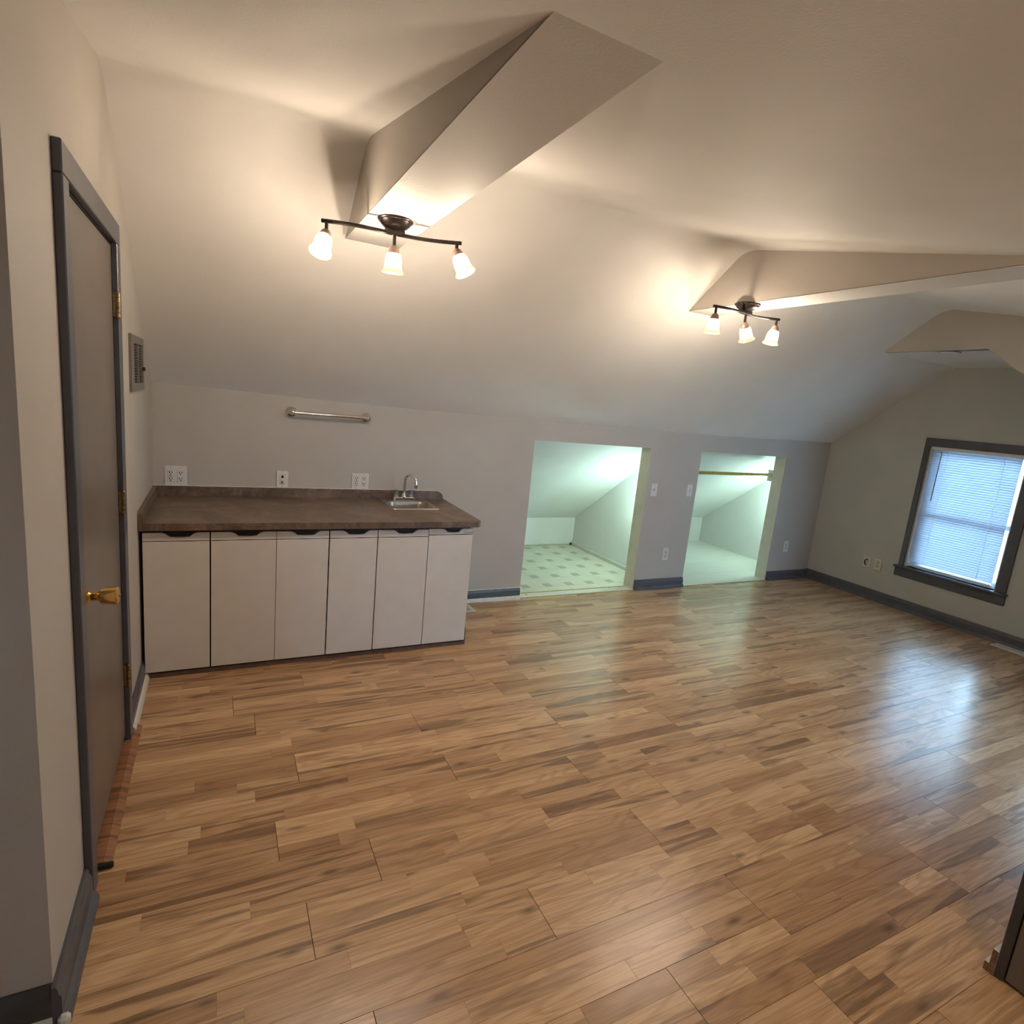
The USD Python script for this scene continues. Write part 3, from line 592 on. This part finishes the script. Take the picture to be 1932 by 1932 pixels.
for i in range(6):
    x0, x1 = dx[i] + gap[i], dx[i + 1] - gap[i + 1]; zt = 0.872 - (0.004 if i < 5 else 0.0) + 0.003; zb = 0.040
    xc = (x0 + x1) / 2 + 0.015; hwid = 0.088 if i < 5 else 0.075
    gz = 0.823 + (0.010 if i == 5 else 0)
    notch = [(xc - hwid, zt + 0.01), (xc - hwid, zt)] + [tuple(q) for q in bez((xc - hwid, zt), (xc - hwid * 0.75, zt - 0.006), (xc - hwid * 0.62, zt - 0.020), 5)] + \
            [tuple(q) for q in bez((xc - hwid * 0.55, zt - 0.024), (xc, zt - 0.029), (xc + hwid * 0.55, zt - 0.024), 7)] + [tuple(q) for q in bez((xc + hwid * 0.62, zt - 0.020), (xc + hwid * 0.75, zt - 0.006), (xc + hwid, zt), 5)] + [(xc + hwid, zt + 0.01)]
    up = rect(x0, x1, gz + 0.0022, zt).difference(sg.Polygon(notch).buffer(0))
    dr = obj('door', MB().box(x0, x1, YF, YF + 0.020, zb, gz - 0.0022, 0.0015), 'cabinet', cb)
    obj('top_rail', MB().prism(up, YF, YF + 0.020, 'y'), 'cabinet', dr, smooth=False)
    obj('groove', MB().box(x0 + 0.001, x1 - 0.001, YF + 0.003, YF + 0.019, gz - 0.004, gz + 0.004), 'cab_dark', dr)

ZC, YC, XC = 0.931, -0.875, 2.045
top = xf('worktop', 'mottled brown laminate worktop with low upstand along the wall', 'worktop', (1.0, -0.43, ZC))
SX0, SX1, SY0, SY1 = 1.512, 1.878, -0.462, -0.052
def rrect(x0, x1, y0, y1, r): return sg.box(x0 + r, y0 + r, x1 - r, y1 - r).buffer(r, 6)
slabp = sg.Polygon([(0.002, -0.002), (XC + 0.02, -0.002), (XC, YC + 0.03), (XC - 0.03, YC), (0.002, YC)]).difference(rrect(SX0 + 0.03, SX1 - 0.03, SY0 + 0.03, SY1 - 0.09, 0.04))
obj('slab', MB().prism(slabp, ZC - 0.041, ZC, 'z'), 'worktop', top, smooth=25)
sp = sg.Polygon([(0.002, ZC - 0.002), (2.055, ZC - 0.002), (2.055, ZC + 0.012)] + [tuple(q) for q in bez((2.055, ZC + 0.012), (2.05, ZC + 0.062), (1.985, ZC + 0.066), 8)] + [(0.002, ZC + 0.066)]).buffer(0)
obj('back_upstand', MB().prism(sp, -0.022, -0.001, 'y'), 'worktop', top, smooth=25)
obj('side_upstand', MB().prism([(YC + 0.004, ZC - 0.044), (YC + 0.004, ZC + 0.055), (YC + 0.02, ZC + 0.066), (-0.002, ZC + 0.066), (-0.002, ZC - 0.044)], 0.001, 0.024, 'x'), 'worktop', top, smooth=25)
obj('caulk_line', MB().box(0.0, 2.0, -0.010, 0.0, ZC + 0.0655, ZC + 0.0705, 0.001), 'white_shoe', top, label='pale caulk line along the wall')

sink = xf('bar_sink', 'small square stainless bar sink set into the brown worktop', 'sink', ((SX0 + SX1) / 2, -0.25, ZC))
IX0, IX1, IY0, IY1 = SX0 + 0.035, SX1 - 0.030, SY0 + 0.045, SY1 - 0.105
def ring(x0, x1, y0, y1, r, z, n=6):
    out = []
    for cx, cy, a0 in ((x1 - r, y1 - r, 0), (x0 + r, y1 - r, 90), (x0 + r, y0 + r, 180), (x1 - r, y0 + r, 270)):
        for k in range(n + 1):
            q = math.radians(a0 + 90 * k / n); out.append((cx + r * math.cos(q), cy + r * math.sin(q), z))
    return out
def loft(rings, close=True):
    n = len(rings[0]); V = np.vstack(rings); F = []
    for i in range(len(rings) - 1):
        for j in range(n):
            k = (j + 1) % n; F += [[i * n + j, i * n + k, (i + 1) * n + k], [i * n + j, (i + 1) * n + k, (i + 1) * n + j]]
    if close:
        V = np.vstack([V, np.mean(rings[-1], axis=0)]); c = len(V) - 1
        for j in range(n): F.append([(len(rings) - 1) * n + j, (len(rings) - 1) * n + (j + 1) % n, c])
    return trimesh.Trimesh(V, F, process=False)
o = 0.003
obj('rim', loft([ring(SX0, SX1, SY0, SY1, 0.03, ZC + 0.0005), ring(SX0 + 0.003, SX1 - 0.003, SY0 + 0.003, SY1 - 0.003, 0.028, ZC + 0.006), ring(SX0 + 0.012, SX1 - 0.012, SY0 + 0.012, SY1 - 0.012, 0.024, ZC + 0.0035),
                 ring(IX0 - 0.006, IX1 + 0.006, IY0 - 0.006, IY1 + 0.006, 0.055, ZC + 0.0035), ring(IX0, IX1, IY0, IY1, 0.05, ZC - 0.002)], False), 'steel', sink, smooth=35)
obj('basin', loft([ring(IX0, IX1, IY0, IY1, 0.05, ZC - 0.002), ring(IX0 + 0.006, IX1 - 0.006, IY0 + 0.006, IY1 - 0.006, 0.05, ZC - 0.02), ring(IX0 + 0.015, IX1 - 0.015, IY0 + 0.015, IY1 - 0.015, 0.05, ZC - 0.13), ring(IX0 + 0.04, IX1 - 0.04, IY0 + 0.04, IY1 - 0.04, 0.04, ZC - 0.15)]), 'steel', sink, smooth=35)
obj('drain', MB().lathe([(0, 0.002), (0.035, 0.002), (0.038, 0), (0.038, -0.01)], ((IX0 + IX1) / 2, (IY0 + IY1) / 2, ZC - 0.148), (0, 0, 1), 24), 'chrome', sink)

tap = xf('tap', 'chrome gooseneck tap with two clear knobs behind the bar sink', 'tap', (1.698, -0.10, ZC))
tx, ty, tz = 1.698, -0.10, ZC + 0.004
obj('base_plate', MB().add(loft([ring(tx - 0.088, tx + 0.088, ty - 0.030, ty + 0.028, 0.018, tz), ring(tx - 0.088, tx + 0.088, ty - 0.030, ty + 0.028, 0.018, tz + 0.020), ring(tx - 0.082, tx + 0.082, ty - 0.024, ty + 0.022, 0.016, tz + 0.027)])), 'chrome', tap, smooth=35)
neck = [(tx, ty, tz + 0.02), (tx + 0.002, ty, tz + 0.06), (tx + 0.006, ty, tz + 0.15)]
for q in np.linspace(math.pi, -0.15, 14):
    neck.append((tx + 0.032 + 0.026 * math.cos(q) * 1.0, ty - 0.055 - 0.055 * math.cos(q), tz + 0.165 + 0.042 * math.sin(q)))
neck += [(tx + 0.060, ty - 0.113, tz + 0.135)]
obj('spout', MB().tube(neck, np.concatenate([[0.014, 0.012, 0.010], np.full(len(neck) - 4, 0.0098), [0.0098]]), 14).lathe([(0.009, 0), (0.0135, 0.002), (0.0135, 0.026), (0.010, 0.030), (0, 0.030)], (tx + 0.060, ty - 0.113, tz + 0.112), (0, 0, 1), 16).lathe([(0.022, 0), (0.020, 0.02), (0.013, 0.035)], (tx, ty, tz + 0.02), (0, 0, 1), 20), 'chrome', tap, smooth=40)
for sx in (-1, 1):
    hx = tx + sx * 0.060
    kn = []
    for r, h in ((0.012, 0.0), (0.018, 0.004), (0.030, 0.012), (0.031, 0.036), (0.026, 0.042), (0.0, 0.044)):
        kn.append((r, h))
    h = MB().lathe(kn, (hx, ty, tz + 0.036), (0, 0, 1), 10)
    hd = obj('handle', h, 'acrylic', tap, smooth=False, label='clear faceted knob')
    obj('stem', MB().lathe([(0.020, 0), (0.018, 0.010), (0.010, 0.014), (0.010, 0.055), (0, 0.055)], (hx, ty, tz + 0.024), (0, 0, 1), 18), 'chrome', hd)
obj('lift_rod', MB().lathe([(0.004, 0), (0.004, 0.03), (0.008, 0.033), (0.008, 0.042), (0, 0.044)], (tx + 0.004, ty + 0.012, tz + 0.026), (0, 0, 1), 12), 'chrome', tap)

# ------------------------------------------------------------------ towel bar
bar = xf('towel_bar', 'chrome bar with round end flanges above the worktop', 'towel bar', (1.13, 0, 1.55))
zb = 1.552
for x in (0.862, 1.398):
    fl = obj('flange', MB().lathe([(0, 0), (0.040, 0), (0.040, 0.006), (0.034, 0.016), (0.020, 0.026), (0.016, 0.040), (0.0, 0.040)], (x, -0.0005, zb), (0, -1, 0), 28), 'chrome', bar)
    obj('post', MB().lathe([(0.015, 0), (0.015, 0.045), (0.012, 0.052), (0, 0.053)], (x, -0.030, zb), (0, -1, 0), 20), 'chrome', fl)
obj('rail', MB().tube([(0.862, -0.068, zb), (1.398, -0.068, zb)], 0.0125, 18), 'chrome', bar)

# ------------------------------------------------------------------ sockets and switches
def recept(mb_plate, X, Z, put):
    for dz in (0.021, -0.021):
        put(X - 0.0075, Z + dz + 0.004, 0.0022, 0.0062); put(X + 0.0075, Z + dz + 0.004, 0.0022, 0.0052); put(X, Z + dz - 0.0088, 0.0036, 0.0034)
def plate_xz(name, label, x0, x1, z0, z1, gangs=1, kind='duplex', material='plate', cat='socket'):
    t = xf(name, label, cat, ((x0 + x1) / 2, 0, (z0 + z1) / 2))
    obj('cover_plate', MB().box(x0, x1, -0.0075, 0, z0, z1, 0.003), material, t)
    zc = (z0 + z1) / 2
    for g in range(gangs):
        xc = (x0 + x1) / 2 + (g - (gangs - 1) / 2) * 0.058
        if kind == 'duplex':
            ins = obj('receptacle', MB().box(xc - 0.0185, xc + 0.0185, -0.0095, -0.004, zc - 0.038, zc + 0.038, 0.0015), material, t)
            sl = MB(); recept(None, xc, zc, lambda X, Z, a, b: sl.box(X - a, X + a, -0.0102, -0.0075, Z - b, Z + b))
            obj('slots', sl, 'slot', ins)
            obj('outline_groove', MB().box(xc - 0.0195, xc + 0.0195, -0.0080, -0.0070, zc - 0.0392, zc + 0.0392), 'faint', ins)
            obj('reset_bars', MB().box(xc - 0.011, xc + 0.011, -0.0101, -0.009, zc - 0.0035, zc + 0.0035), 'faint' if g == 0 and gangs == 2 else material, ins)
        elif kind == 'rounds':
            ins = obj('receptacle', MB().lathe([(0, 0), (0.019, 0), (0.017, 0.003), (0, 0.003)], (xc, -0.0075, zc + 0.023), (0, -1, 0), 22).lathe([(0, 0), (0.019, 0), (0.017, 0.003), (0, 0.003)], (xc, -0.0075, zc - 0.023), (0, -1, 0), 22), material, t)
            sl = MB(); recept(None, xc, zc, lambda X, Z, a, b: sl.box(X - a, X + a, -0.0112, -0.0085, Z - b, Z + b)); obj('slots', sl, 'slot', ins)
        elif kind == 'jack':
            ins = obj('insert', MB().box(xc - 0.019, xc + 0.019, -0.0095, -0.004, zc - 0.038, zc + 0.038, 0.0015), material, t)
            obj('outline_groove', MB().box(xc - 0.0198, xc + 0.0198, -0.0080, -0.0070, zc - 0.0395, zc + 0.0395), 'faint', ins)
            obj('phone_jack', MB().box(xc - 0.008, xc + 0.008, -0.0103, -0.008, zc + 0.010, zc + 0.026).box(xc - 0.004, xc + 0.004, -0.0103, -0.008, zc + 0.026, zc + 0.031), 'slot', ins)
            obj('coaxial_jack', MB().lathe([(0, 0), (0.0075, 0), (0.0075, 0.010), (0.004, 0.012), (0, 0.012)], (xc - 0.002, -0.0095, zc - 0.018), (0, -1, 0), 14), 'vent', ins)
        else:
            obj('toggle', MB().prism([(-0.0075, zc - 0.009), (-0.020, zc + 0.005), (-0.020, zc + 0.012), (-0.0075, zc + 0.009)], xc - 0.0045, xc + 0.0045, 'x'), material, t)
            obj('toggle_slot', MB().box(xc - 0.006, xc + 0.006, -0.0082, -0.0070, zc - 0.012, zc + 0.012), 'vent', t)
        for dz in ((0.056, -0.056) if kind != 'rounds' else (0.0,)):
            obj('screw', MB().lathe([(0, 0), (0.0035, 0), (0.0025, 0.0012), (0, 0.0012)], (xc, -0.0075, zc + dz), (0, -1, 0), 10), 'steel', t)
    return t
plate_xz('double_socket', 'white double socket plate above the worktop, in the room corner', 0.0665, 0.199, 0.998, 1.132, 2)
plate_xz('double_socket', 'white double socket plate above the worktop, just left of the tap', 1.307, 1.4375, 1.000, 1.122, 2)
plate_xz('jack_plate', 'white phone and cable jack plate above the middle of the worktop', 0.769, 0.849, 1.000, 1.121, 1, 'jack', cat='wall jack')
plate_xz('light_switch', 'white light switch right of the closet nearer the kitchenette', 4.264, 4.345, 0.985, 1.116, 1, 'switch', cat='light switch')
plate_xz('light_switch', 'white light switch just left of the closet nearer the window', 4.745, 4.820, 0.990, 1.115, 1, 'switch', cat='light switch')
plate_xz('wall_socket', 'ivory wall socket low on the pier between the two closets', 4.540, 4.618, 0.300, 0.440, 1, 'rounds', 'ivory')
plate_xz('wall_socket', 'pale wall socket low between the far closet and the room corner', 6.402, 6.487, 0.335, 0.474, 1, 'rounds', 'plate')
# two plates on the window wall
t = xf('cable_plate', 'ivory cable plate with a black cable stub, left of the window', 'wall jack', (W, -0.70, 0.40))
obj('cover_plate', MB().box(W - 0.008, W, -0.742, -0.660, 0.337, 0.470, 0.003), 'ivory', t)
obj('cable_stub', MB().tube([(W - 0.008, -0.712, 0.424), (W - 0.018, -0.702, 0.432), (W - 0.022, -0.690, 0.420), (W - 0.024, -0.685, 0.400), (W - 0.022, -0.690, 0.380), (W - 0.020, -0.703, 0.368), (W - 0.016, -0.712, 0.366)], 0.0055, 10), 'black', t, label='short curved black cable')
obj('coaxial_jack', MB().lathe([(0, 0), (0.007, 0), (0.007, 0.010), (0, 0.011)], (W - 0.008, -0.712, 0.410), (-1, 0, 0), 14), 'steel', t)
obj('screw', MB().lathe([(0, 0), (0.0035, 0), (0, 0.0015)], (W - 0.008, -0.700, 0.452), (-1, 0, 0), 10), 'slot', t)
t = xf('wall_socket', 'ivory wall socket beside the window, right of the cable plate', 'socket', (W, -0.82, 0.405))
obj('cover_plate', MB().box(W - 0.010, W, -0.866, -0.781, 0.338, 0.474, 0.003), 'ivory', t)
for dz in (0.023, -0.023):
    obj('receptacle', MB().lathe([(0, 0), (0.019, 0), (0.017, 0.003), (0, 0.003)], (W - 0.010, -0.8235, 0.406 + dz), (-1, 0, 0), 22), 'ivory', t)
sl = MB(); recept(None, -0.8235, 0.406, lambda X, Z, a_, b_: sl.box(W - 0.0137, W - 0.011, X - a_, X + a_, Z - b_, Z + b_)); obj('slots', sl, 'slot', t)

# ------------------------------------------------------------------ return-air grille, floor registers, smoke detector
v = xf('air_grille', 'grey metal return air grille on the wall beside the door', 'air vent', (0, -0.775, 1.78))
vy0, vy1, vz0, vz1 = -1.040, -0.508, 1.640, 1.920
fr = rect(vy0, vy1, vz0, vz1).difference(rect(vy0 + 0.105, vy1 - 0.055, vz0 + 0.040, vz1 - 0.040))
obj('frame', MB().prism(fr, 0.0, 0.012, 'x'), 'vent', v, smooth=False)
obj('dark_duct', MB().box(0.0005, 0.002, vy0 + 0.1, vy1 - 0.05, vz0 + 0.035, vz1 - 0.035), 'slot', v)
ym = (vy0 + 0.105 + vy1 - 0.055) / 2
obj('centre_bar', MB().box(0.002, 0.0118, ym - 0.010, ym + 0.010, vz0 + 0.04, vz1 - 0.04), 'vent', v)
nl = 15
for i in range(1, nl):
    zz = vz0 + 0.040 + (vz1 - vz0 - 0.08) * i / nl
    obj('louvre', MB().prism([(0.0025, zz - 0.0045), (0.0105, zz + 0.0005), (0.0105, zz + 0.0025), (0.0025, zz - 0.0025)], vy0 + 0.105, vy1 - 0.055, 'y'), 'vent', v)
obj('damper_lever', MB().box(0.011, 0.024, vy1 - 0.060, vy1 - 0.052, 1.745, 1.765, 0.002), 'slot', v)

def register(name, label, x0, x1, y0, y1, along, material):
    t = xf(name, label, 'floor vent', ((x0 + x1) / 2, (y0 + y1) / 2, 0))
    hole = rect(x0 + 0.03, x1 - 0.03, y0 + 0.03, y1 - 0.03)
    obj('frame', MB().prism(rect(x0, x1, y0, y1).difference(hole), 0.0, 0.007, 'z'), material, t, smooth=False)
    obj('dark_duct', MB().box(x0 + 0.028, x1 - 0.028, y0 + 0.028, y1 - 0.028, 0.0003, 0.001), 'slot', t)
    a0, a1 = (y0, y1) if along == 'y' else (x0, x1); n = max(3, int((a1 - a0 - 0.06) / 0.019))
    for i in range(n):
        c = a0 + 0.03 + (a1 - a0 - 0.06) * (i + 0.5) / n
        if along == 'y': obj('fin', MB().box(x0 + 0.03, x1 - 0.03, c - 0.0045, c + 0.0045, 0.001, 0.0062), material, t)
        else: obj('fin', MB().box(c - 0.0045, c + 0.0045, y0 + 0.03, y1 - 0.03, 0.001, 0.0062), material, t)
    mid_ = ((x0 + x1) / 2, (y0 + y1) / 2)
    obj('centre_rib', MB().box(mid_[0] - 0.004 if along == 'y' else x0 + 0.03, mid_[0] + 0.004 if along == 'y' else x1 - 0.03, y0 + 0.03 if along == 'y' else mid_[1] - 0.004, y1 - 0.03 if along == 'y' else mid_[1] + 0.004, 0.001, 0.0066), material, t)
register('floor_register', 'cream floor vent half hidden behind the end of the base cabinet', 2.035, 2.348, -0.240, -0.070, 'x', 'register')
register('floor_register', 'white floor vent beside the baseboard under the window', 6.765, 6.893, -2.40, -2.045, 'y', 'register_white')

sd = xf('smoke_detector', 'round smoke detector on the low ceiling near the window wall', 'smoke detector', (5.82, -1.64, BZ))
obj('base', MB().lathe([(0, 0), (0.076, 0), (0.076, 0.004), (0.072, 0.005), (0, 0.005)], (5.82, -1.64, BZ), (0, 0, -1), 36), 'vent', sd)
obj('cover', MB().lathe([(0.071, 0.004), (0.069, 0.008), (0.060, 0.011), (0, 0.012)], (5.82, -1.64, BZ), (0, 0, -1), 36), 'ceiling', sd)

# ------------------------------------------------------------------ track lights
def track_light(label, c, ends, bows, heads):
    """c: canopy centre; ends: arm end offsets; heads: (offset along arm or centre, stem length, shade axis)"""
    cx, cy = c
    t = xf('track_light', label, 'ceiling light', (cx, cy, BZ))
    obj('canopy', MB().lathe([(0, 0), (0.078, 0), (0.080, 0.006), (0.077, 0.011), (0.072, 0.013), (0.066, 0.023), (0.055, 0.033), (0.044, 0.040), (0.022, 0.044), (0, 0.044)], (cx, cy, BZ), (0, 0, -1), 40), 'bronze', t)
    za = BZ - 0.062
    obj('hub', MB().box(cx - 0.045, cx + 0.045, cy - 0.010, cy + 0.010, za - 0.004, BZ - 0.040, 0.003), 'bronze', t)
    arms = []
    for (ex, ey), bow in zip(ends, bows):
        s = 0.012 if ex > 0 else -0.012; pts = []
        for q in np.linspace(0, 1, 15):
            px, py = cx + s + (ex - s) * q, cy + ey * q; L = math.hypot(ex, ey); nx, ny = -ey / L, ex / L
            k = bow * math.sin(math.pi * q); pts.append((px + nx * k * np.sign(ex), py + ny * k * np.sign(ex), za))
        arms.append(pts); obj('arm', MB().tube(pts, 0.0085, 10), 'bronze', t)
    for which, q, stem, axis in heads:
        if which is None: bx_, by_ = cx, cy
        else: bx_, by_, _ = arms[which][int(round(q * 14))]
        st = obj('stem', MB().tube([(bx_, by_, za + 0.004), (bx_, by_, za - stem)], 0.0078, 10), 'bronze', t)
        d = np.array(axis, float); d /= np.linalg.norm(d); p0 = np.array([bx_, by_, za - stem])
        cup = p0 + d * -0.004
        obj('socket_cup', MB().lathe([(0, -0.006), (0.012, -0.004), (0.021, 0.006), (0.026, 0.022), (0.027, 0.034), (0.0, 0.034)], cup, d, 24), 'socket', st)
        g0 = p0 + d * 0.020
        outer = [(0.020, 0.0), (0.029, 0.006), (0.0345, 0.018), (0.0375, 0.036), (0.0385, 0.058), (0.0405, 0.072)]
        sh = obj('shade', MB().lathe(outer, g0, d, 32), 'shade', t, smooth=50)
        rim = [(0.0405, 0.072), (0.0440, 0.079), (0.0500, 0.086), (0.0512, 0.090), (0.049, 0.0915), (0.043, 0.085), (0.039, 0.074)]
        obj('rim', MB().lathe(rim, g0, d, 32), 'shade_rim', sh, smooth=50, label='amber lip of the shade')
        obj('bulb', MB().lathe([(0.0, 0.006), (0.010, 0.010), (0.017, 0.022), (0.023, 0.040), (0.023, 0.050), (0.018, 0.061), (0.010, 0.067), (0, 0.068)], g0, d, 20), 'bulb', sh, smooth=50)
    return t
track_light('bronze three-bulb ceiling light on the beam above the kitchenette', (1.108, -1.69), [(-0.315, 0.045), (0.290, -0.095)], [-0.022, 0.022],
            [(0, 0.92, 0.045, (-0.30, -0.45, -1.0)), (None, 0, 0.058, (0.02, 0.06, -1.0)), (1, 0.93, 0.036, (0.42, -0.38, -1.0))])
track_light('bronze three-bulb ceiling light on the beam near the closets', (3.405, -1.665), [(-0.305, -0.020), (0.265, -0.040)], [-0.020, 0.020],
            [(0, 0.92, 0.050, (0.0, 0.05, -1.0)), (None, 0, 0.060, (0.55, 0.10, -1.0)), (1, 0.93, 0.048, (-0.16, 0.05, -1.0))])

# unseen lamp behind the camera, added as warm fill for the room
lx, ly = 1.7, -4.85; lz = dormer_z(ly) - 0.004
cl = xf('added_ceiling_lamp', 'added glass fill lamp on the dormer ceiling, unseen behind the camera', 'ceiling lamp', (lx, ly, lz))
obj('base', MB().lathe([(0, 0), (0.15, 0), (0.15, 0.012), (0.14, 0.020), (0, 0.020)], (lx, ly, lz), (0, 0, -1), 36), 'bronze', cl)
obj('glass_dome', MB().lathe([(0.138, 0.016)] + [(0.138 * math.cos(q), 0.020 + 0.075 * math.sin(q)) for q in np.linspace(0.05, math.pi / 2, 9)], (lx, ly, lz), (0, 0, -1), 36), 'fill_glass', cl, smooth=60)
